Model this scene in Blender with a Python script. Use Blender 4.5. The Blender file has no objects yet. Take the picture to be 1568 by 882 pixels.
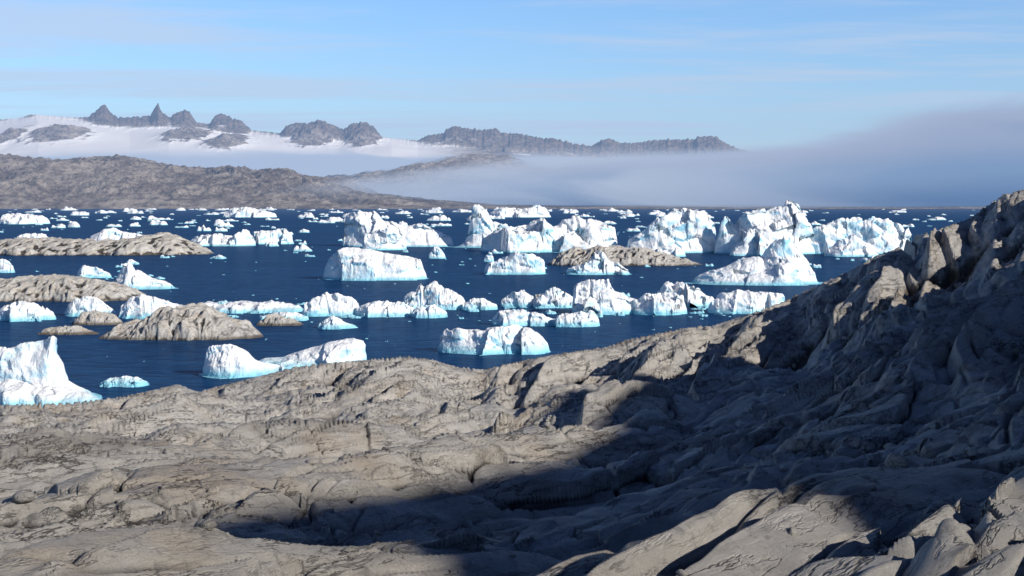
import bpy, math, numpy as np, random, time
from mathutils import Vector
T0=time.time()
rng=np.random.RandomState(7)
scene=bpy.context.scene
scene.view_settings.view_transform='Standard'
scene.view_settings.look='None'
scene.view_settings.exposure=0
# ---------------------------------------------------------------- camera
H=45.0; F=2178.0; HZ=312.0
PITCH=math.atan((441-HZ)/F)
cam_d=bpy.data.cameras.new("camera"); cam=bpy.data.objects.new("camera",cam_d)
scene.collection.objects.link(cam); scene.camera=cam
cam_d.lens=50; cam_d.sensor_width=36; cam_d.clip_end=120000; cam_d.clip_start=0.5
cam.location=(0,0,H); cam.rotation_euler=(math.pi/2-PITCH,0,0)
cp,sp=math.cos(PITCH),math.sin(PITCH)
def ray(px,py):
    u=(np.asarray(px,float)-784)/F; v=(441-np.asarray(py,float))/F
    dy=cp+v*sp; dz=-sp+v*cp
    return u/dy, dz/dy      # x and z per unit forward distance
def P(px,py,D):
    a,b=ray(px,py); return (a*D, D, H+b*D)
def seaD(py):
    return -H/ray(784,py)[1]
# ---------------------------------------------------------------- noise
def _h(ix,iy,iz=0,s=0):
    h=(ix.astype(np.int64)*374761393 + iy.astype(np.int64)*668265263 + s*1274126177)&0xffffffff
    h=((h^(h>>13))*1274126177)&0xffffffff
    h=((h^(h>>15))*2246822519)&0xffffffff
    return (h^(h>>16))&0xffffffff
def rnd(ix,iy,s): return _h(ix,iy,0,s)/4294967295.0
def gn(x,y,s=0):
    ix=np.floor(x); iy=np.floor(y); fx=x-ix; fy=y-iy
    ux=fx*fx*fx*(fx*(fx*6-15)+10); uy=fy*fy*fy*(fy*(fy*6-15)+10)
    def g(a,b):
        an=_h(ix+a,iy+b,0,s)*(2*math.pi/4294967296.0)
        return np.cos(an)*(fx-a)+np.sin(an)*(fy-b)
    n0=g(0,0)*(1-ux)+g(1,0)*ux; n1=g(0,1)*(1-ux)+g(1,1)*ux
    return (n0*(1-uy)+n1*uy)*1.5
def fbm(x,y,o=4,s=0,g=0.5):
    r=0;a=1;t=0
    for i in range(o):
        r=r+a*gn(x,y,s+i*17); t+=a; a*=g; x=x*2.03+11.3; y=y*2.03-7.1
    return r/t
def ridged(x,y,o=4,s=0,g=0.5):
    r=0;a=1;t=0
    for i in range(o):
        r=r+a*(1-2*np.abs(gn(x,y,s+i*17))); t+=a; a*=g; x=x*2.03+11.3; y=y*2.03-7.1
    return r/t
def voro(x,y,s=0):
    ix=np.floor(x); iy=np.floor(y)
    f1=np.full(x.shape,9.);f2=np.full(x.shape,9.);c1=np.zeros(x.shape);c2=np.zeros(x.shape);cx=np.zeros(x.shape);cy=np.zeros(x.shape)
    for a in (-1,0,1):
        for b in (-1,0,1):
            jx=ix+a; jy=iy+b
            qx=jx+rnd(jx,jy,s+1); qy=jy+rnd(jx,jy,s+2)
            d=np.hypot(x-qx,y-qy); m=d<f1
            f2=np.where(m,f1,np.minimum(f2,d))
            c1=np.where(m,rnd(jx,jy,s+3),c1); c2=np.where(m,rnd(jx,jy,s+4),c2)
            cx=np.where(m,x-qx,cx); cy=np.where(m,y-qy,cy); f1=np.where(m,d,f1)
    return f1,f2,c1,c2,cx,cy
def ss(a,b,x):
    t=np.clip((x-a)/(b-a),0,1); return t*t*(3-2*t)
def sm1(a,n):
    k=np.hanning(2*n+3)[1:-1]; k/=k.sum(); return np.convolve(np.pad(a,n,mode='edge'),k,mode='valid')
# ---------------------------------------------------------------- mesh helpers
def make_obj(name,V,Fq,mat,smooth=True,attrs=None):
    me=bpy.data.meshes.new(name)
    V=np.ascontiguousarray(V,dtype=np.float32); Fq=np.ascontiguousarray(Fq,dtype=np.int32)
    k=Fq.shape[1]
    me.vertices.add(len(V)); me.vertices.foreach_set('co',V.ravel())
    me.loops.add(Fq.size); me.loops.foreach_set('vertex_index',Fq.ravel())
    me.polygons.add(len(Fq)); me.polygons.foreach_set('loop_start',np.arange(0,Fq.size,k,dtype=np.int32))
    if smooth: me.polygons.foreach_set('use_smooth',np.ones(len(Fq),dtype=bool))
    me.update(calc_edges=True)
    if attrs:
        for n,a in attrs.items():
            at=me.attributes.new(n,'FLOAT','POINT'); at.data.foreach_set('value',np.ascontiguousarray(a,dtype=np.float32).ravel())
    me.materials.append(mat)
    ob=bpy.data.objects.new(name,me); scene.collection.objects.link(ob)
    return ob
def gridf(nr,nc):
    i=np.arange(nr-1)[:,None]*nc+np.arange(nc-1)[None,:]
    i=i.ravel(); return np.stack([i,i+1,i+nc+1,i+nc],1)
# ---------------------------------------------------------------- node helpers
def newmat(name):
    m=bpy.data.materials.new(name); m.use_nodes=True; nt=m.node_tree; nt.nodes.clear()
    out=nt.nodes.new('ShaderNodeOutputMaterial'); return m,nt,out
class N:
    def __init__(s,nt): s.nt=nt
    def n(s,t,ins=None,**kw):
        nd=s.nt.nodes.new(t)
        for k,v in kw.items(): setattr(nd,k,v)
        if ins:
            for k,v in ins.items():
                if isinstance(v,bpy.types.NodeSocket): s.nt.links.new(v,nd.inputs[k])
                else: nd.inputs[k].default_value=v
        return nd
    def math(s,op,a,b=0.0,clamp=False):
        nd=s.n('ShaderNodeMath',{0:a,1:b},operation=op); nd.use_clamp=clamp; return nd.outputs[0]
    def mr(s,v,a,b,c=0.,d=1.):
        nd=s.n('ShaderNodeMapRange',{0:v,1:a,2:b,3:c,4:d}); nd.interpolation_type='SMOOTHSTEP'; return nd.outputs[0]
    def mix(s,f,a,b,bt='MIX'):
        nd=s.nt.nodes.new('ShaderNodeMix'); nd.data_type='RGBA'; nd.blend_type=bt
        for i,v in ((0,f),(6,a),(7,b)):
            if isinstance(v,bpy.types.NodeSocket): s.nt.links.new(v,nd.inputs[i])
            else: nd.inputs[i].default_value=v if i==0 else (v+(1,) if len(v)==3 else v)
        return nd.outputs[2]
    def noise(s,vec,scale,detail=4,rough=0.5,dist=0.):
        return s.n('ShaderNodeTexNoise',{'Vector':vec,'Scale':scale,'Detail':detail,'Roughness':rough,'Distortion':dist}).outputs[0]
    def mapping(s,vec,rot=(0,0,0),sc=(1,1,1)):
        return s.n('ShaderNodeMapping',{'Vector':vec,'Rotation':rot,'Scale':sc}).outputs[0]
    def line(s,v,w,mx=1.0):   # 1 along the zero line of a noise, 0 elsewhere
        return s.mr(s.math('ABSOLUTE',s.math('SUBTRACT',v,0.5)),0.0,w,mx,0.0)
# ---------------------------------------------------------------- light
SAZ=math.radians(125); SEL=math.radians(27)
sdir=Vector((math.sin(SAZ)*math.cos(SEL),math.cos(SAZ)*math.cos(SEL),math.sin(SEL)))
sd=bpy.data.lights.new("sun",'SUN'); sd.energy=5.0; sd.angle=math.radians(0.5); sd.color=(1,0.94,0.85)
so=bpy.data.objects.new("sun",sd); so.rotation_euler=sdir.to_track_quat('Z','Y').to_euler(); scene.collection.objects.link(so)
w=bpy.data.worlds.new("World"); scene.world=w; w.use_nodes=True
nt=w.node_tree; nt.nodes.clear(); q=N(nt)
sky=q.n('ShaderNodeTexSky',sky_type='NISHITA'); sky.sun_disc=False; sky.sun_elevation=SEL; sky.sun_rotation=SAZ
sky.air_density=1.0; sky.dust_density=0.3; sky.ozone_density=1.5
tc=q.n('ShaderNodeTexCoord').outputs['Generated']
sx=q.n('ShaderNodeSeparateXYZ',{0:tc}).outputs
dz=q.math('MAXIMUM',sx[2],0.02)
dz=q.math('ADD',dz,0.05)
cxy=q.n('ShaderNodeCombineXYZ',{0:q.math('DIVIDE',sx[0],dz),1:q.math('DIVIDE',sx[1],dz),2:0.0}).outputs[0]
cm=q.mapping(cxy,rot=(0,0,0.12),sc=(0.35,1.0,1))
n1=q.noise(cm,0.55,6,0.55,0.8); n2=q.noise(cm,2.6,7,0.62,0.5)
cl=q.mr(q.math('ADD',q.math('MULTIPLY',n1,0.66),q.math('MULTIPLY',n2,0.34)),0.45,0.62,0,0.62)
tint=q.mix(q.mr(sx[2],0.01,0.15),(1.0,1.26,1.60),(0.84,1.18,1.66))
skyc=q.mix(1.0,sky.outputs[0],tint,'MULTIPLY')
hz=q.mr(sx[2],0.0,0.09,0.30,0.0)
cl2=q.math('ADD',cl,hz,True)
skyc=q.mix(cl2,skyc,(6.1,6.9,8.2))
dm=q.mr(sx[2],0.14,0.6)
skyc=q.mix(1.0,skyc,q.mix(dm,(1,1,1),(0.075,0.14,0.27)),'MULTIPLY')
bg=q.n('ShaderNodeBackground',{0:skyc,1:0.10}); wo=q.n('ShaderNodeOutputWorld'); nt.links.new(bg.outputs[0],wo.inputs[0])
# ---------------------------------------------------------------- materials
def rock_mat():
    m,nt,out=newmat("gneiss_rock"); q=N(nt)
    pos=q.n('ShaderNodeNewGeometry').outputs['Position']
    cav=q.n('ShaderNodeAttribute',attribute_name='cav').outputs['Fac']
    soil=q.n('ShaderNodeAttribute',attribute_name='soil').outputs['Fac']
    big=q.noise(pos,0.09,5,0.6); mid=q.noise(pos,0.8,6,0.65); fin=q.noise(pos,9,6,0.75)
    al=q.mapping(pos,rot=(0,0,math.radians(-53)))
    st=q.mapping(al,rot=(math.radians(35),0,0),sc=(0.15,2.4,2.4)); band=q.noise(st,1.3,9,0.82,0.15)
    bb=q.noise(q.mapping(al,rot=(math.radians(35),0,0),sc=(0.12,1,1)),0.5,7,0.7,0.2)
    k1=q.noise(q.mapping(al,rot=(0.5,0.1,0.15),sc=(0.2,1,1)),0.6,7,0.68,0.3)
    k2=q.noise(q.mapping(al,rot=(0.3,0,-0.1),sc=(0.2,1,1)),2.1,5,0.6,0.2)
    crack=q.math('MAXIMUM',q.line(k1,0.012),q.line(k2,0.014,0.6))
    crack=q.math('MULTIPLY',crack,q.mr(q.noise(pos,0.45,3,0.5),0.42,0.56,0.15,1.0))
    c=q.mix(q.mr(mid,0.3,0.7),(0.40,0.375,0.34),(0.58,0.545,0.49))
    c=q.mix(q.mr(big,0.42,0.62,0,0.6),c,(0.47,0.46,0.44))
    c=q.mix(q.mr(q.noise(pos,0.25,5,0.6),0.50,0.66,0,0.5),c,(0.48,0.385,0.28))
    c=q.mix(q.mr(bb,0.52,0.62,0,0.5),c,(0.20,0.18,0.165))
    c=q.mix(q.mr(band,0.53,0.66,0,0.75),c,(0.13,0.12,0.11))
    c=q.mix(q.mr(band,0.34,0.46,0.65,0.0),c,(0.70,0.67,0.62))
    c=q.mix(q.mr(fin,0.53,0.72,0,0.5),c,(0.12,0.112,0.105))
    lich=q.noise(pos,2.6,9,0.8); c=q.mix(q.mr(lich,0.55,0.65,0,0.5),c,(0.09,0.085,0.08))
    c=q.mix(q.math('MULTIPLY',crack,0.85),c,(0.035,0.03,0.028))
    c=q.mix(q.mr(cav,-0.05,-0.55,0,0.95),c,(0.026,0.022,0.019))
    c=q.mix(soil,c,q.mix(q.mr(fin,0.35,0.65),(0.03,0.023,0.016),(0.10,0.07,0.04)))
    b1=q.n('ShaderNodeBump',{'Strength':0.9,'Distance':0.2,'Height':band})
    b2=q.n('ShaderNodeBump',{'Strength':0.8,'Distance':0.13,'Height':q.noise(pos,3.0,11,0.75),'Normal':b1.outputs[0]})
    b3=q.n('ShaderNodeBump',{'Strength':0.9,'Distance':0.10,'Height':crack,'Normal':b2.outputs[0]}); b3.invert=True
    bs=q.n('ShaderNodeBsdfPrincipled',{'Base Color':c,'Roughness':0.6,'Normal':b3.outputs[0]})
    bs.inputs['Specular IOR Level'].default_value=0.4
    nt.links.new(bs.outputs[0],out.inputs[0]); return m
ROCK=rock_mat()
def ice_mat():
    m,nt,out=newmat("glacier_ice"); q=N(nt)
    g=q.n('ShaderNodeNewGeometry'); pos=g.outputs['Position']; nz=q.n('ShaderNodeSeparateXYZ',{0:g.outputs['Normal']}).outputs[2]
    z=q.n('ShaderNodeSeparateXYZ',{0:pos}).outputs[2]
    n=q.noise(pos,0.05,6,0.62); f=q.noise(q.mapping(pos,rot=(0.5,0.3,0)),0.25,7,0.58)
    st=q.noise(q.mapping(pos,rot=(0.2,0.35,0.4),sc=(0.2,0.2,2.2)),0.4,5,0.6)
    steep=q.mr(q.math('ADD',nz,q.math('MULTIPLY',q.math('SUBTRACT',n,0.5),1.8)),0.7,0.1)
    c=q.mix(steep,(0.91,0.91,0.91),q.mix(q.mr(n,0.41,0.59),(0.88,0.90,0.91),(0.34,0.64,0.80)))
    c=q.mix(q.mr(st,0.56,0.68,0,0.3),c,(0.36,0.63,0.80))
    c=q.mix(q.mr(z,3.0,0.2,0,0.85),c,(0.16,0.56,0.70))
    b1=q.n('ShaderNodeBump',{'Strength':0.7,'Distance':2.4,'Height':f})
    b2=q.n('ShaderNodeBump',{'Strength':0.35,'Distance':0.4,'Height':q.noise(pos,1.5,7,0.55),'Normal':b1.outputs[0]})
    bs=q.n('ShaderNodeBsdfPrincipled',{'Base Color':c,'Roughness':0.5,'Normal':b2.outputs[0]})
    bs.inputs['Specular IOR Level'].default_value=0.3
    nt.links.new(bs.outputs[0],out.inputs[0]); return m
ICE=ice_mat()
def sea_mat():
    m,nt,out=newmat("sea_water"); q=N(nt)
    pos=q.n('ShaderNodeNewGeometry').outputs['Position']
    st=q.mapping(pos,rot=(0,0,0.35),sc=(0.35,1,1))
    w1=q.noise(st,0.35,5,0.6); w2=q.noise(st,0.05,4,0.55); w3=q.noise(q.mapping(pos,sc=(0.15,1,1)),0.006,4,0.6)
    c=q.mix(q.mr(w1,0.35,0.7),(0.004,0.028,0.085),(0.016,0.072,0.18))
    c=q.mix(q.mr(w3,0.45,0.65,0,0.6),c,(0.005,0.034,0.095))
    c=q.mix(q.mr(w2,0.5,0.7,0,0.4),c,(0.020,0.085,0.19))
    b=q.n('ShaderNodeBump',{'Strength':1.0,'Distance':1.6,'Height':w1})
    b=q.n('ShaderNodeBump',{'Strength':0.6,'Distance':3.0,'Height':w2,'Normal':b.outputs[0]})
    d=q.n('ShaderNodeBsdfDiffuse',{0:c,'Normal':b.outputs[0]})
    gl=q.n('ShaderNodeBsdfGlossy',{'Color':(0.6,0.78,1,1),'Roughness':0.2,'Normal':b.outputs[0]})
    mx=q.n('ShaderNodeMixShader',{0:0.13,1:d.outputs[0],2:gl.outputs[0]})
    nt.links.new(mx.outputs[0],out.inputs[0]); return m
# ---------------------------------------------------------------- sea
nd=60; rr=np.concatenate([[0],np.geomspace(50,70000,nd)]); th=np.linspace(0,2*np.pi,97)
R,T=np.meshgrid(rr,th,indexing='ij')
V=np.stack([R*np.sin(T),R*np.cos(T),np.zeros_like(R)],-1).reshape(-1,3)
make_obj("sea",V,gridf(len(rr),len(th))[:,::-1],sea_mat())
# ---------------------------------------------------------------- foreground terrain
cps=[]
def A(px,py,D): cps.append(P(px,py,D))
for t in [(0,882,18),(0,810,27),(0,740,42),(0,680,66),(0,625,112),
 (270,882,18),(270,790,29),(270,700,52),(270,640,85),(270,594,120),
 (450,560,125),(560,552,128),(640,550,130),(700,566,126),(780,556,122),(850,542,120),
 (620,882,17),(620,790,27),(620,700,46),(620,620,82),
 (930,533,112),(1050,501,108),(1150,480,106),(1230,447,105),(1300,418,103),(1380,385,100),(1480,338,96),(1568,290,92),
 (900,860,18.5),(900,770,30),(900,690,46),(900,620,72),
 (1100,850,13.5),(1300,800,12),(1568,740,12),(1568,882,7.5),(1300,882,9),
 (1200,790,19),(1200,700,30),(1200,620,46),(1200,540,74),
 (1568,680,17),(1568,600,28),(1568,520,42),(1568,470,60),(1568,390,78),
 (1400,700,20),(1400,620,34),(1400,550,58),(1400,460,80),(-150,700,60),(-150,640,110),(-300,720,40)]: A(*t)
cps+=[(0,0,43.2),(0,9,41.9),(-4,9,41.6),(-12,5,41.5),(6,4,43.0)]
for px,D,z in [(-200,230,-6),(0,240,-6),(300,250,-6),(600,250,-6),(850,240,-6),(1100,240,-6),(1300,230,0),(1568,210,8),(300,170,16),(700,170,17),(1100,160,20),(1400,150,28)]:
    cps.append((ray(px,400)[0]*D,D,z))
RX=55.
for y,z in [(115,38),(93,43),(80,46),(68,49),(60,52),(54,57),(49,65),(44,67),(30,68),(16,69.5),(0,71.6),(-12,74.6),(-20,77.3),(-25,78.6),(-28,68)]:
    cps.append((RX,y,z))
cps+=[(RX,-40,60),(RX,-70,58),(95,60,48),(95,0,58),(110,110,25),(25,20,45),(30,50,46),(25,0,47),(30,-30,48),(-40,-20,36),(-90,60,15),(-120,140,-6),(-110,0,5),(160,30,20),(150,-60,25),(-60,-80,30),(30,-100,45),(40,80,46.5),(45,95,43)]
cps=np.array(cps)
def kern(r): return np.where(r>0,r*r*np.log(r+1e-12),0)*0.35-0.65*r
def tps_fit(C):
    n=len(C); X=C[:,:2]/100
    K=kern(np.hypot(X[:,None,0]-X[None,:,0],X[:,None,1]-X[None,:,1]))
    Pm=np.c_[np.ones(n),X]; M=np.zeros((n+3,n+3)); M[:n,:n]=K+np.eye(n)*1e-4; M[:n,n:]=Pm; M[n:,:n]=Pm.T
    return np.linalg.solve(M,np.r_[C[:,2],0,0,0]),X
wts,CX=tps_fit(cps)
def base_z(x,y):
    x=x/100;y=y/100; z=wts[-3]+wts[-2]*x+wts[-1]*y
    for i in range(len(CX)):
        z=z+wts[i]*kern(np.hypot(x-CX[i,0],y-CX[i,1]))
    return z
def rock_detail(x,y,z0):
    wx=fbm(x/22,y/22,3,5)*4; wy=fbm(x/22,y/22,3,9)*4
    a=0.6*(x+wx)+0.8*(y+wy); s=0.8*(x+wx)-0.6*(y+wy)   # along / across the strike
    z=np.zeros_like(x); far=ss(20,50,np.hypot(x,y))
    z+=(np.abs(gn(a/34,s/10,21))-0.25)*(1.6+1.6*far)
    z+=(np.abs(gn(a/16+3,s/4.2,22))-0.25)*(0.9+0.9*far)
    z+=fbm(x/6,y/6,3,85)*0.4
    zb=z0+z
    def saw(v,k):
        f=v-np.floor(v); return np.where(f<k,f/k,1-(f-k)/(1-k))-0.5
    m1=ss(-0.25,0.2,gn(a/30,s/10,41)); m2=ss(-0.35,0.1,gn(a/12,s/6,42)); m3=ss(-0.4,0.05,gn(a/6,s/3,43))
    q=s+1.2*zb+fbm(a/16,s/5,3,31)*1.5
    z+=saw(q/6.5,0.12)*(0.95+0.85*far)*m1
    q2=s+1.0*zb+fbm(a/6,s/2.5,2,33)*0.5
    z+=saw(q2/2.1,0.12)*(0.42+0.28*far)*m2
    q3=s+0.8*zb+fbm(a/3,s/1.5,2,34)*0.2
    z+=saw(q3/0.7,0.18)*0.16*m3
    # open joints along and across the banding
    def groove(v,p): return np.clip(1-np.abs(v)*p,0,1)**1.5
    z-=groove(gn(a/11+7,s/2.2,95),14)*0.32*ss(-0.2,0.2,gn(a/9,s/9,96))
    z-=groove(gn(a/4+7,s/0.8,97),9)*0.13*ss(-0.2,0.2,gn(a/5,s/5,98))
    z-=groove(gn(a/2.6+7,s/7,99),20)*0.28*ss(0.0,0.3,gn(a/8,s/8,101))
    jx=a+fbm(x/3,y/3,2,51)*0.5; js=s+fbm(x/3,y/3,2,52)*0.3
    f1,f2,c1,c2,dx,dy=voro(jx/3.6,js/1.5,60)
    mb=ss(-0.05,0.22,fbm(a/14,s/7,3,61))
    z+=mb*((c1-0.5)*0.40+dx*(c2-.5)*.5+dy*(c1-.5)*.8) - 0.14*(1-ss(0,0.08,f2-f1))*(0.1+0.9*mb)
    f1,f2,c1,c2,dx,dy=voro(jx/1.1,js/0.62,70)
    mc=ss(-0.1,0.15,fbm(a/6,s/4,3,71))
    z+=mc*((c1-0.5)*0.17+dy*(c2-.5)*.26+dx*(c1-.5)*.26)
    z+=fbm(x/1.6,y/1.6,4,81,0.55)*0.10
    return z
NA=1350
angs=np.concatenate([np.radians(np.linspace(-170,-26,100))[:-1],np.linspace(-math.radians(26),math.radians(26),NA),np.radians(np.linspace(26,170,150))[1:]])
ds=np.concatenate([[0.5,1.5,2.5,3.5],np.geomspace(4.5,130,1050),np.geomspace(131,300,60)])
Dg,Ag=np.meshgrid(ds,angs,indexing='ij')
X=Dg*np.sin(Ag); Y=Dg*np.cos(Ag)
def interp_grid(fn):
    ri=np.unique(np.r_[np.arange(0,len(ds),6),len(ds)-1]); ci=np.unique(np.r_[np.arange(0,len(angs),6),len(angs)-1])
    d2,a2=np.meshgrid(ds[ri],angs[ci],indexing='ij'); z=fn(d2*np.sin(a2),d2*np.cos(a2))
    z1=np.empty((len(ds),len(ci)))
    for k in range(len(ci)): z1[:,k]=np.interp(ds,ds[ri],z[:,k])
    z2=np.empty((len(ds),len(angs)))
    for k in range(len(ds)): z2[k]=np.interp(angs,angs[ci],z1[k])
    return z2
Z0=interp_grid(base_z)
det=rock_detail(X,Y,Z0)
Z=Z0+det*(ss(0,14,np.hypot(X,Y))*0.7+0.3)*(1-0.7*ss(38,48,X))
# bring the skyline of the hill to its surveyed line
cres=[(-120,630),(0,620),(100,618),(180,608),(220,600),(270,588),(300,600),(330,592),(400,575),(450,562),(500,556),(560,551),(620,546),(660,550),(700,562),(740,566),(800,552),(860,541),(930,531),(960,520),(1050,502),(1090,499),(1150,480),(1200,462),(1230,447),(1300,415),(1340,392),(1380,378),(1400,362),(1480,336),(1530,300),(1568,288),(1700,262)]
cres=np.array(cres,float)
mpx=784+np.tan(angs)*F*(cp)
vis=np.abs(angs)<math.radians(25.9)
for it in range(3):
    slope=(Z-H)/Y
    band_=(Dg>70)&(Dg<200)
    sl=np.where(band_,slope,-9).max(0)
    pxc=np.where(vis,mpx,784); tgt=ray(pxc,np.interp(pxc,cres[:,0],cres[:,1]))[1]
    dlt=np.where(vis,tgt-sl,0); dlt=sm1(dlt,8 if it else 14)
    Z=Z+dlt[None,:]*Dg*ss(45,90,Dg)*(1-ss(150,220,Dg))*np.where(vis,1,0)[None,:]
def blur(a,n):
    for ax in (0,1):
        c=np.cumsum(np.pad(a,[(n+1,n) if i==ax else (0,0) for i in (0,1)],mode='edge'),axis=ax)
        a=(np.take(c,np.arange(2*n+1,c.shape[ax]),axis=ax)-np.take(c,np.arange(0,c.shape[ax]-2*n-1),axis=ax))/(2*n+1)
    return a
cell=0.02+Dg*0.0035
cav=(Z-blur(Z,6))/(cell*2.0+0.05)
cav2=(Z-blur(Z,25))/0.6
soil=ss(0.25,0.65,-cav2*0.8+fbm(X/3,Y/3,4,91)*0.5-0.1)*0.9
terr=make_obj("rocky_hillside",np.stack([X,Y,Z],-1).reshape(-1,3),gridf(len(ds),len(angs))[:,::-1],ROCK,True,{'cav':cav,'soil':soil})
print("terrain",time.time()-T0)
# ---------------------------------------------------------------- boulders
import bmesh
def lump(seed,n=2):
    bm=bmesh.new(); bmesh.ops.create_icosphere(bm,subdivisions=n,radius=1)
    V=np.array([v.co[:] for v in bm.verts]); Fq=np.array([[v.index for v in f.verts] for f in bm.faces]); bm.free()
    r=np.random.RandomState(seed)
    for i in range(9):
        d=r.normal(size=3); d/=np.linalg.norm(d); o=r.uniform(0.45,0.8)
        t=V@d; V=V-np.maximum(t-o,0)[:,None]*d*0.95
    return V*(0.95+0.1*r.rand(len(V))[:,None]),Fq
lumps=[lump(i) for i in range(10)]
BV=[];BF=[];off=0;cnt=0
ti=rng.randint(0,len(ds),20000); tj=rng.randint(100,100+NA,20000)
for i,j in zip(ti,tj):
    D=ds[i]
    if D<9 or D>105 or (soil[i,j]<0.12 and rng.rand()>0.03): continue
    s=(0.035+0.17*rng.rand()**4)*(0.6+D/45); a=rng.rand()*6.28
    Vl,Fl=lumps[rng.randint(10)]
    c,sn=math.cos(a),math.sin(a); v=Vl*np.array([1,0.75,0.6])*s
    v=np.stack([v[:,0]*c-v[:,1]*sn,v[:,0]*sn+v[:,1]*c,v[:,2]],1)+np.array([X[i,j],Y[i,j],Z[i,j]+s*0.2])
    BV.append(v);BF.append(Fl+off);off+=len(v);cnt+=1
    if cnt>3000: break
make_obj("loose_stones",np.concatenate(BV),np.concatenate(BF),ROCK,False)
bx,by,_=P(1368,780,13.5); i=np.abs(ds-math.hypot(bx,by)).argmin(); j=np.abs(angs-math.atan2(bx,by)).argmin(); Vl,Fl=lump(33,3)
make_obj("boulder",Vl*np.array([0.13,0.12,0.10])+np.array([X[i,j],Y[i,j],Z[i,j]+0.05]),Fl,ROCK,False)
# ---------------------------------------------------------------- icebergs
def berg_mesh(prof,base,depth=0.6,seed=0,nu=120,nv=60,flat=0.5,vc=0.45,jag=0.85,apron=0.0):
    prof=np.array(prof,float); D=float(seaD(base)); 
    x0,x1=prof[0,0],prof[-1,0]; W=(x1-x0)*D/F; dep=max(W*depth,3)
    hs=H+ray(prof[:,0],prof[:,1])[1]*(D+dep*vc)
    u=np.linspace(-0.08,1.08,nu); v=np.linspace(-0.25,1.15,nv)
    Ug,Vg=np.meshgrid(u,v,indexing='xy')
    xm=Ug*W; ym=Vg*dep; sc=max(hs.max(),1.0); so=seed*13.7
    uc=np.clip(Ug,0,1); hp=np.interp(uc,(prof[:,0]-x0)/(x1-x0),hs)
    x1d=xm[0]/sc; st=rnd(np.floor(x1d*2.2+so+fbm(x1d*3,x1d*0+so,2,seed)*0.6),x1d*0,seed+31)-0.5
    skyn=1+jag*(0.20*fbm(x1d*2.5+so,x1d*0+1.3,4,seed+33,0.6)+0.12*st)
    skyn=sm1(skyn,1); skyn=np.clip(skyn,0.62,1.14)
    hp=hp*skyn[None,:]
    ev=np.sqrt(np.clip(1-np.abs(2*Ug-1)**3,0,1))
    n=fbm(xm/sc*0.8+so,ym/sc*.8,4,seed+3)
    F1,F2,C1,C2,DX,DY=voro(xm/sc*0.75+so,ym/sc*0.5,seed+21)
    zig=((C1-.5)*0.9+DX*(C2-.5)*1.8)*0.4*min(1,sc*2/dep)
    front=0.46-0.46*ev+n*0.12+zig; back=0.5+0.5*ev+n*0.1
    df=(Vg-front)*dep; db=(back-Vg)*dep; du=np.minimum(Ug,1-Ug)*W+n*0.06*W
    e=np.minimum(np.minimum(df,db),du*1.3)
    vf=np.clip((Vg-front)/np.maximum(vc-front,0.05),0,1)
    tilt=np.clip(flat-0.08+ (C2-.5)*0.7,0.12,0.95)
    cross=np.where(Vg<vc,tilt+(1-tilt)*ss(0,1,vf),1-(0.6)*((Vg-vc)/(1-vc))**1.3)
    f1,f2,c1,c2,dx,dy=voro(xm/sc*1.3+so+n*.4,ym/sc*1.0,seed+5)
    g1,g2,d1,d2,ex,ey=voro(xm/sc*3.1+so,ym/sc*2.4,seed+6)
    crack=1-ss(0,0.12,f2-f1)
    rid=ridged(xm/sc*1.6+so,ym/sc*1.6,4,seed+8)
    away=ss(0.02,0.3,np.abs(Vg-vc)/1.0)*0.7+0.3
    h=hp*cross*(1+away*jag*(0.12*rid-0.06+0.6*((c1-.5)*dx+(c2-.5)*dy)+0.18*((d1-.5)*ex+(d2-.5)*ey)+(c1-.62)*0.5-0.12*crack))
    wd=(0.10+0.45*C1)*sc+0.15
    m=np.clip(e/wd+n*0.5,0,1)**0.8
    z=h*m
    z=np.where(e<-0.02*sc,-1.5,z)
    sl=((z-H)/(D+ym)).max(0); tz=np.interp(uc[0]*(x1-x0)+x0,prof[:,0],prof[:,1]); tg=ray(x0+uc[0]*(x1-x0),tz)[1]
    yy=D+dep*vc; r=((tg*yy+H)*skyn)/np.maximum(sl*yy+H,0.15*sc); r=sm1(np.clip(r,0.5,2.0),max(1,nu//60)); z=np.where(z>0,z*r[None,:],z)
    if apron>0:
        ap=(e<=0.0)&(e>-apron*sc*(0.7+n)); z=np.where(ap,0.12+0.1*n,z)
    z=np.where(z<0.02,-1.2,z)
    k=np.clip(z/sc,0,1); kk=np.minimum(1,k*4)
    a1,a2,b1,b2,gx,gy=voro(xm/sc*2.0+so,z/sc*2.6+ym/sc*0.7,seed+41)
    p1,p2,o1,o2,hx,hy=voro(xm/sc*5+so,z/sc*6+ym/sc*1.5,seed+42)
    xo=xm+fbm(ym/sc*2+so,z/sc*2.5,3,seed+11)*0.14*sc*k
    yo=ym+fbm(xm/sc*2+so,z/sc*2.5,3,seed+12)*0.2*sc*k-0.05*sc*k+kk*sc*jag*(0.17*((b1-.5)+gx*(b2-.5)*2+gy*(b1-.5))+0.04*((o1-.5)+hx*(o2-.5)*2))*(nu>40)
    xc=float(ray((x0+x1)/2,base)[0])*D
    return np.stack([xo-W/2+xc,yo+D,z],-1).reshape(-1,3),gridf(nv,nu)
def iceberg(prof,base,name="iceberg",**kw):
    V,Fq=berg_mesh(prof,base,**kw)
    c=np.array([V[:,0].mean(),V[:,1].mean(),0]); ob=make_obj(name,V-c,Fq,ICE,True); ob.location=c
    return ob
big=dict(nu=200,nv=120)
iceberg([(490,418),(500,398),(518,381),(545,378),(562,381),(600,389),(640,396),(653,404)],429,seed=1,depth=0.55,flat=0.72,vc=0.35,jag=0.35,apron=0.15,**big)
iceberg([(742,405),(760,398),(786,388),(815,387),(830,396),(836,404)],421,seed=2,flat=0.5,jag=0.6,apron=0.1,**big)
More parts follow.
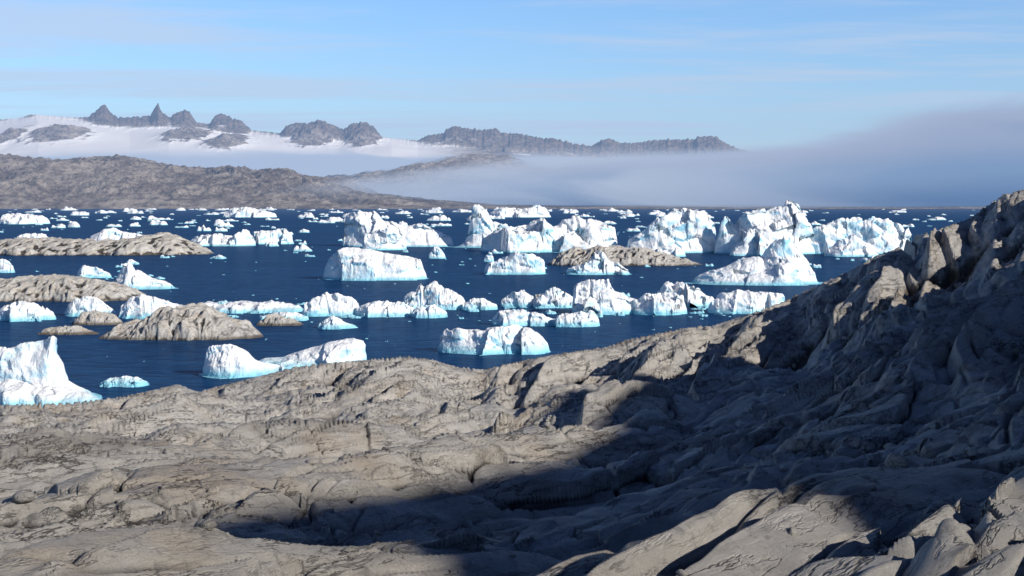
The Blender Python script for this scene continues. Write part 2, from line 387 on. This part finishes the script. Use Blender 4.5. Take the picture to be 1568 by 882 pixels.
iceberg([(690,378),(712,368),(719,340),(724,313),(734,310),(744,318),(754,335),(770,344),(800,350),(830,350)],379,seed=3,flat=0.5,depth=0.5,apron=0.3,jag=0.8,**big)
iceberg([(735,362),(770,350),(800,346),(832,336),(850,345),(880,333),(905,333),(935,345),(952,352)],386,seed=4,flat=0.6,depth=0.4,apron=0.3,**big)
iceberg([(518,372),(524,335),(540,324),(575,324),(585,338),(604,345),(640,342),(665,352),(690,364)],378,seed=5,flat=0.5,depth=0.5,**big)
iceberg([(548,374),(560,360),(575,352),(590,349),(608,356),(622,370)],383,seed=51,flat=0.5,depth=0.6,**big)
iceberg([(958,384),(968,366),(1000,342),(1030,322),(1058,318),(1085,325),(1100,345),(1108,372)],388,seed=6,flat=0.45,depth=0.6,**big)
iceberg([(1095,352),(1115,332),(1132,345),(1148,330),(1180,322),(1205,309),(1216,302),(1230,316),(1246,342),(1262,372)],389,seed=7,flat=0.42,depth=0.55,**big)
iceberg([(1120,384),(1136,372),(1150,352),(1160,350),(1172,366),(1185,384)],392,seed=53,flat=0.4)
iceberg([(1235,362),(1262,345),(1290,334),(1340,333),(1385,341),(1402,353)],389,seed=8,flat=0.5,depth=0.4,**big)
iceberg([(1270,384),(1290,366),(1310,360),(1335,372),(1350,384)],393,seed=54,flat=0.4)
iceberg([(1068,424),(1090,416),(1130,401),(1175,393),(1190,372),(1198,362),(1218,362),(1232,380),(1246,398),(1263,428)],436,seed=9,flat=0.4,depth=0.5,apron=0.2,jag=0.8,**big)
iceberg([(1000,385),(1020,375),(1040,378),(1052,388)],393,seed=52)
iceberg([(868,412),(885,405),(900,403),(908,390),(922,388),(934,399),(950,404),(966,414)],421,seed=10,flat=0.4,jag=1.6,apron=0.2,**big)
iceberg([(874,450),(885,437),(915,426),(932,427),(945,446),(960,452),(985,460)],481,seed=11,flat=0.5,**big)
iceberg([(970,462),(990,450),(1020,448),(1048,452),(1056,465)],482,seed=12,flat=0.5)
iceberg([(1008,450),(1020,436),(1040,430),(1060,437),(1085,452),(1100,460)],470,seed=13,flat=0.4,jag=1.4)
iceberg([(1088,465),(1108,450),(1140,444),(1180,447),(1205,450),(1210,458)],481,seed=14,flat=0.6,jag=0.6,**big)
iceberg([(752,486),(765,476),(800,474),(830,480),(852,490)],500,seed=15,flat=0.4)
iceberg([(848,490),(860,481),(890,477),(912,480),(919,488)],501,seed=16,flat=0.6)
iceberg([(666,528),(676,506),(700,500),(740,504),(790,498),(815,503),(832,514),(842,530)],543,seed=17,flat=0.62,depth=0.5,vc=0.4,jag=0.6,apron=0.1,**big)
iceberg([(458,470),(475,455),(500,448),(525,452),(552,466)],485,seed=18,flat=0.35)
iceberg([(540,472),(560,464),(590,460),(620,464),(636,474)],486,seed=19,flat=0.4)
iceberg([(616,455),(640,440),(665,435),(690,440),(712,460)],474,seed=20,flat=0.4,jag=1.4)
iceberg([(628,476),(645,466),(665,466),(684,478)],487,seed=21)
iceberg([(706,466),(725,456),(742,457),(760,466)],475,seed=22)
iceberg([(766,460),(785,446),(805,445),(820,458)],471,seed=23,flat=0.5)
iceberg([(816,460),(830,446),(850,440),(866,446),(880,458)],472,seed=24,jag=1.5)
iceberg([(482,499),(498,488),(508,483),(524,492),(548,500)],504,seed=25,flat=0.3)
iceberg([(304,552),(315,532),(338,525),(358,527),(372,538),(385,550),(400,556),(430,560)],578,seed=26,flat=0.7,depth=0.6,apron=0.2,jag=0.45,**big)
iceberg([(365,560),(395,548),(425,546),(460,534),(500,523),(535,518),(550,522),(557,540)],566,seed=27,flat=0.3,depth=0.5,vc=0.6,jag=0.35,**big)
iceberg([(146,588),(160,579),(185,576),(205,577),(220,584)],593,seed=28)
iceberg([(-60,540),(-20,528),(10,527),(30,519),(55,515),(66,518),(72,545),(78,575),(100,590),(135,604)],618,seed=29,flat=0.62,depth=0.6,jag=0.45,apron=0.1,**big)
iceberg([(-40,585),(0,580),(40,590),(80,592),(120,602),(140,612)],625,seed=30,flat=0.4,jag=0.6,apron=0.1)
iceberg([(170,430),(184,405),(192,402),(200,412),(215,420),(235,428),(262,436)],443,seed=31,flat=0.3,apron=0.2,**big)
iceberg([(114,414),(125,406),(145,409),(166,420)],426,seed=32)
iceberg([(-20,478),(0,466),(30,461),(60,470),(75,482)],492,seed=33,flat=0.4)
iceberg([(92,474),(110,456),(130,452),(150,460),(172,478)],485,seed=34,flat=0.4)
iceberg([(172,476),(190,456),(210,450),(235,456),(270,468),(302,478)],488,seed=35,flat=0.3,jag=0.5,**big)
iceberg([(288,470),(305,460),(325,466),(360,460),(385,463),(410,460),(450,467),(458,474)],480,seed=36,flat=0.5)
iceberg([(395,484),(420,478),(450,478),(470,486)],492,seed=37)
iceberg([(282,368),(300,360),(330,358),(350,362),(368,352),(385,366)],377,seed=38,jag=1.4,apron=0.2)
iceberg([(376,366),(385,356),(410,353),(435,350),(446,362)],374,seed=39,flat=0.6)
iceberg([(128,364),(150,352),(165,349),(190,355),(216,360),(225,366)],371,seed=40)
iceberg([(14,366),(30,358),(60,358),(72,365)],371,seed=41)
iceberg([(-30,402),(0,396),(10,400),(17,412)],418,seed=42)
iceberg([(-10,336),(0,328),(30,327),(60,331),(68,338)],343,seed=43,flat=0.6)
iceberg([(335,327),(350,319),(375,317),(400,322),(420,328)],333,seed=44,flat=0.6)
iceberg([(750,326),(765,318),(800,320),(825,314),(842,326)],333,seed=45,flat=0.5)
iceberg([(655,392),(665,376),(672,377),(682,392)],396,seed=46,flat=0.4)
iceberg([(740,398),(748,385),(752,386),(757,398)],401,seed=47)
# small floating ice, one mesh
SV=[];SF=[];off=0
def small(px,base,wpx,hpx,seed,nu=12,nv=8):
    global off
    k=rng.randint(3,6); xs=np.linspace(px-wpx/2,px+wpx/2,k+2)
    prof=[(x,base-hpx*(0.3+0.7*rng.rand())*(1 if 0<i<k+1 else 0.4)) for i,x in enumerate(xs)]
    if wpx>14: nu,nv=24,14
    V,Fq=berg_mesh(prof,base,seed=seed,nu=nu,nv=nv,depth=0.5+rng.rand()*0.5,flat=0.3+0.6*rng.rand(),jag=1.3)
    SV.append(V);SF.append(Fq+off);off+=len(V)
for i in range(350):
    y=321+28*rng.rand()**1.7; px=rng.uniform(-60,1620)
    if px>1250 and rng.rand()<0.5: continue
    s=(y-312)/20
    wpx=(6+22*rng.rand()**2.5)*(0.6+0.5*s); small(px,y,wpx,wpx*(0.16+0.2*rng.rand())*1.0,100+i)
for i in range(200):
    y=345+70*rng.rand()**1.5; px=rng.uniform(-60,1350)
    wpx=3+26*rng.rand()**3.5; small(px,y,wpx,wpx*(0.2+0.3*rng.rand()),500+i)
for i in range(190):
    y=rng.normal(476,9); px=rng.uniform(300,1210); wpx=3+24*rng.rand()**2.5; small(px,y,wpx,wpx*(0.2+0.3*rng.rand()),700+i)
for i in range(220):
    y=rng.uniform(400,600); px=rng.uniform(-40,1250); wpx=1.5+6*rng.rand()**2.5; small(px,y,wpx,wpx*0.3,900+i)
for i in range(30):
    y=rng.normal(433,8); px=rng.uniform(120,260); wpx=4+14*rng.rand()**2; small(px,y,wpx,wpx*0.3,1100+i)
make_obj("drift_ice",np.concatenate(SV),np.concatenate(SF),ICE,True)
print("ice",time.time()-T0)
# ---------------------------------------------------------------- rock islets
def islet(prof,base,seed,depth=0.5,name="rocky_islet"):
    prof=np.array(prof,float); D=float(seaD(base)); x0,x1=prof[0,0],prof[-1,0]; W=(x1-x0)*D/F; dep=W*depth
    hs=H+ray(prof[:,0],prof[:,1])[1]*(D+dep*0.5)
    nu,nv=260,120
    Ug,Vg=np.meshgrid(np.linspace(-.05,1.05,nu),np.linspace(-.08,1.08,nv),indexing='xy')
    x=Ug*W+seed*100; y=Vg*dep; hp=np.interp(np.clip(Ug,0,1),(prof[:,0]-x0)/(x1-x0),hs); sc=hs.max()
    n=fbm(x/sc/1.5,y/sc/1.5,5,seed)
    r=1-np.sqrt((2*Vg-1)**2+np.abs(2*Ug-1)**4)+n*0.3
    z=(hp*1.0+1.0)*np.minimum(np.sqrt(np.clip(r,0,1))*1.3,1.0)
    d=rock_detail(x*1.6,y*1.6,z)*0.7+rock_detail(x/2.5,y/2.5,z)*0.6+(ridged(x/sc/1.6,y/sc/1.6,4,seed+9)-0.4)*sc*0.16
    z=np.where(r>0,z-0.6+d*np.clip(z/3,0,1),-2)
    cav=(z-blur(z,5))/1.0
    V=np.stack([(Ug-.5)*W,y-dep/2,z],-1).reshape(-1,3)
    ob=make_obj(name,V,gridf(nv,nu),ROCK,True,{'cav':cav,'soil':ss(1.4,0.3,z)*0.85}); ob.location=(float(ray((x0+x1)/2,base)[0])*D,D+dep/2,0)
islet([(-120,380),(-40,372),(0,368),(60,368),(120,371),(180,368),(220,361),(255,362),(285,372),(315,385)],391,1,0.35)
islet([(-120,440),(-40,432),(0,430),(40,427),(90,427),(140,434),(185,444),(205,452)],462,2,0.5)
islet([(130,514),(170,500),(205,492),(240,476),(270,474),(310,478),(350,490),(385,502),(395,508)],521,3,0.5)
islet([(100,492),(120,482),(150,480),(185,490)],498,4,0.5)
islet([(50,509),(80,504),(110,503),(150,511)],513,5,0.4)
islet([(388,494),(410,488),(440,488),(462,495)],499,6,0.5)
islet([(838,398),(860,388),(885,385),(915,382),(950,380),(985,382),(1010,390),(1050,396),(1085,404)],407,7,0.4)
islet([(815,458),(825,452),(838,452),(850,460)],468,8,0.5)
# ---------------------------------------------------------------- mountains
def mtn_mat():
    m,nt,out=newmat("mountain_rock_and_snow"); q=N(nt)
    g=q.n('ShaderNodeNewGeometry'); pos=g.outputs['Position']
    snow=q.n('ShaderNodeAttribute',attribute_name='snow').outputs['Fac']
    dark=q.n('ShaderNodeAttribute',attribute_name='dark').outputs['Fac']
    a=q.noise(pos,0.0022,9,0.72); b=q.noise(pos,0.010,8,0.75)
    c=q.mix(q.mr(a,0.42,0.58),(0.27,0.21,0.17),(0.58,0.48,0.39)); c=q.mix(q.mr(b,0.5,0.60,0,0.75),c,(0.10,0.085,0.08))
    c=q.mix(q.mr(b,0.46,0.38,0,0.6),c,(0.75,0.65,0.55))
    c=q.mix(dark,c,q.mix(q.mr(b,0.42,0.58),(0.07,0.07,0.075),(0.36,0.26,0.19)))
    c=q.mix(snow,c,(0.92,0.88,0.84))
    bp=q.n('ShaderNodeBump',{'Strength':q.mr(snow,0,1,1.0,0.05),'Distance':120.0,'Height':b})
    bs=q.n('ShaderNodeBsdfDiffuse',{0:c,'Normal':bp.outputs[0]}); nt.links.new(bs.outputs[0],out.inputs[0]); return m
MT=mtn_mat()
def uv_of(px): return ray(px,300)[0]
pxs=np.concatenate([np.linspace(-500,-60,80)[:-1],np.linspace(-60,1240,1000)[:-1],np.linspace(1240,2100,120)])
def prof_h(pts,D):
    pts=np.array(pts,float); y=np.interp(pxs,pts[:,0],pts[:,1]); return H+ray(pxs,y)[1]*D
def foothills(name,pts,D0,Dc,D1,seed,amp):
    d=np.linspace(D0,D1,220); hp=prof_h(pts,Dc)
    Dg,Hh=np.meshgrid(d,hp,indexing='ij'); Ux=np.broadcast_to(uv_of(pxs),Dg.shape); x=Ux*Dg
    t=np.clip((Dg-D0)/(Dc-D0),0,1); sh=np.where(Dg<Dc,t**0.75,1-0.6*(Dg-Dc)/(D1-Dc))
    r=ridged(x/1100+fbm(x/2000,Dg/2000,3,seed+7)*0.5,Dg/1300,7,seed,0.66)
    wv=(r*1.2-0.3+fbm(x/3000,Dg/2500,3,seed+50))*amp*np.minimum(1,t*4)
    z=np.maximum(Hh*sh+wv*np.minimum(1,Hh/250),-20)*np.minimum(1,t*12)-2
    make_obj(name,np.stack([x,Dg,z],-1).reshape(-1,3),gridf(len(d),len(pxs)),MT,True,{'snow':0*z,'dark':0*z})
foothills("coastal_hills",[(-500,246),(0,244),(60,246),(120,253),(180,252),(250,258),(350,257),(400,261),(450,268),(520,280),(560,292),(620,304),(760,314),(2100,314)],12500,15000,17500,3,140)
foothills("coastal_hills",[(-500,255),(300,262),(480,278),(540,268),(600,252),(700,240),(760,238),(820,252),(900,262),(1000,262),(1100,272),(1250,280),(2100,290)],17600,19500,21500,5,80)
snowp=[(-500,195),(-100,188),(0,186),(60,177),(120,182),(200,189),(260,187),(330,195),(400,203),(450,209),(520,213),(600,213),(640,218),(700,219),(800,228),(900,238),(1000,244),(1150,252),(2100,262)]
fullp=[(-500,190),(-100,186),(0,183),(30,181),(50,175),(60,176),(118,180),(138,179),(150,168),(157,163),(163,159),(169,169),(176,176),(184,180),(208,179),(232,177),(238,166),(244,157),(249,171),(262,180),(270,173),(284,168),(292,171),(298,181),(304,188),(322,190),(330,178),(340,173),(345,175),(358,181),(370,184),(386,199),(430,204),(440,192),(455,188),(470,191),(486,187),(500,190),(512,194),(525,199),(540,189),(560,190),(572,197),(586,211),(640,215),(655,207),(680,204),(684,196),(700,193),(720,197),(740,199),(760,196),(766,203),(800,205),(825,211),(850,212),(880,220),(895,222),(905,224),(920,214),(935,212),(950,219),(980,218),(1000,214),(1060,213),(1070,209),(1095,208),(1105,216),(1130,228),(1200,245),(2100,262)]
d=np.linspace(22000,30000,300); Dc=27000
hs=prof_h(snowp,Dc); hf=prof_h(fullp,Dc)+np.minimum(1,np.maximum(0,(prof_h(fullp,Dc)-hs)/80))*fbm(pxs/5.0,pxs*0,4,66,0.6)*60
Dg,Hs=np.meshgrid(d,hs,indexing='ij'); _,Hf=np.meshgrid(d,hf,indexing='ij')
x=np.broadcast_to(uv_of(pxs),Dg.shape)*Dg
t=np.clip((Dg-22000)/5000,0,1)
zs=Hs*np.where(Dg<Dc,0.45+0.55*t**0.9,1-0.3*(Dg-Dc)/3000)
nn=fbm(x/1500,Dg/1500,4,77)
rg=ridged(x/450,Dg/900,6,78,0.6)
bump=np.clip(1-np.abs(Dg-Dc)/(900+500*nn+500*rg),0,1)
pk=(Hf-Hs)*bump**1.2
z=zs+pk*(1+0.6*rg*(1-bump))+fbm(x/2500,Dg/2500,3,79)*60*(t<0.95)
def patch(px,py,w,h,D):
    X0,_,_=P(px,py,D); W=w*D/F
    return np.exp(-((x-X0)/W)**2-((Dg-D)/900)**2)
pt=0
for a in [(90,222,36,8,24300),(10,228,20,8,24000),(285,205,30,10,25000),(350,212,26,8,24500),(480,200,30,8,26000),(560,205,20,8,26000)]:
    pt=np.maximum(pt,patch(*a))
z=z+pt*(60+150*rg)
rock=np.maximum(ss(15,50,pk*(1+rg*0.8))*(1-0.9*ss(0.2,0.45,nn+0.3*rg-0.1)),ss(0.40,0.5,pt+rg*0.5*(pt>0.1)-0.08))
px_g=np.broadcast_to(pxs,Dg.shape)
rock=np.maximum(rock,ss(640,760,px_g)*ss(-0.1,0.15,rg+nn*0.8)*0.95)
make_obj("glacier_mountains",np.stack([x,Dg,z],-1).reshape(-1,3),gridf(len(d),len(pxs)),MT,True,{'snow':1-rock,'dark':ss(20,80,pk)*0.9})
# ---------------------------------------------------------------- haze and fog
def box(name,x0,x1,y0,y1,z0,z1,mat):
    V=np.array([(x,y,z) for z in (z0,z1) for y in (y0,y1) for x in (x0,x1)]); Fq=np.array([(0,2,3,1),(4,5,7,6),(0,1,5,4),(2,6,7,3),(0,4,6,2),(1,3,7,5)])
    return make_obj(name,V,Fq,mat,False)
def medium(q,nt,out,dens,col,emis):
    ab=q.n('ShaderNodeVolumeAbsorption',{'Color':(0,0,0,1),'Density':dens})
    em=q.n('ShaderNodeEmission',{0:col,1:emis})  # added glow stands in for sunlight scattered inside the haze and fog
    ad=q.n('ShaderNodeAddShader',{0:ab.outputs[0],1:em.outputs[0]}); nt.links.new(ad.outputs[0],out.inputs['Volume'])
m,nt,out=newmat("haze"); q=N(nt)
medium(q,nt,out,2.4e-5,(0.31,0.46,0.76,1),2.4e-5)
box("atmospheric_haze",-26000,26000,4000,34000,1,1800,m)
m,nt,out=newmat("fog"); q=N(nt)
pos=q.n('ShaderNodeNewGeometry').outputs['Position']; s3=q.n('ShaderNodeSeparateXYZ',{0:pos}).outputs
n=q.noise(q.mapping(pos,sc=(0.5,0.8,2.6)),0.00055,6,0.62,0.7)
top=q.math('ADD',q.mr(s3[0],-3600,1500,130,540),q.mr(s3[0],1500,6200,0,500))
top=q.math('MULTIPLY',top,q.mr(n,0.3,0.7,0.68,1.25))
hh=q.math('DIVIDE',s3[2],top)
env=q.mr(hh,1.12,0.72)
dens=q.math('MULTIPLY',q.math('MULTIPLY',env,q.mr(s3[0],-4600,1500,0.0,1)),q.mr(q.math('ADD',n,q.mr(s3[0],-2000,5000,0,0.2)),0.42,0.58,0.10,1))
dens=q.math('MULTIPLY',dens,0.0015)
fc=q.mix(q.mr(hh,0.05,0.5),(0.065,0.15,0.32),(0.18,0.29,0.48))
fc=q.mix(q.mr(hh,0.5,1.0),fc,(0.36,0.41,0.56))  # sunlit fog top put into the glow colour, darker below
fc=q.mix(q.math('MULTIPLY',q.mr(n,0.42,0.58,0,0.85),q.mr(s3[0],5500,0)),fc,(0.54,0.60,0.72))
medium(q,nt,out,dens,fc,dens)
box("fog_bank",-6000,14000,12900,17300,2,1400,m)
m,nt,out=newmat("valley_fog"); q=N(nt)
pos=q.n('ShaderNodeNewGeometry').outputs['Position']; s3=q.n('ShaderNodeSeparateXYZ',{0:pos}).outputs
n=q.noise(q.mapping(pos,sc=(0.5,0.8,2.0)),0.00045,6,0.6,0.8)
vt=q.math('MULTIPLY',q.mr(n,0.3,0.7,0.75,1.15),780)
dens=q.math('MULTIPLY',q.mr(q.math('DIVIDE',s3[2],vt),1.05,0.7),q.mr(n,0.38,0.60,0.05,0.0007))
dens=q.math('MULTIPLY',dens,q.mr(s3[0],-7500,-4500))
medium(q,nt,out,dens,(0.45,0.54,0.70,1),dens)
box("valley_fog",-10000,4500,19300,21900,150,950,m)
print("all",time.time()-T0)
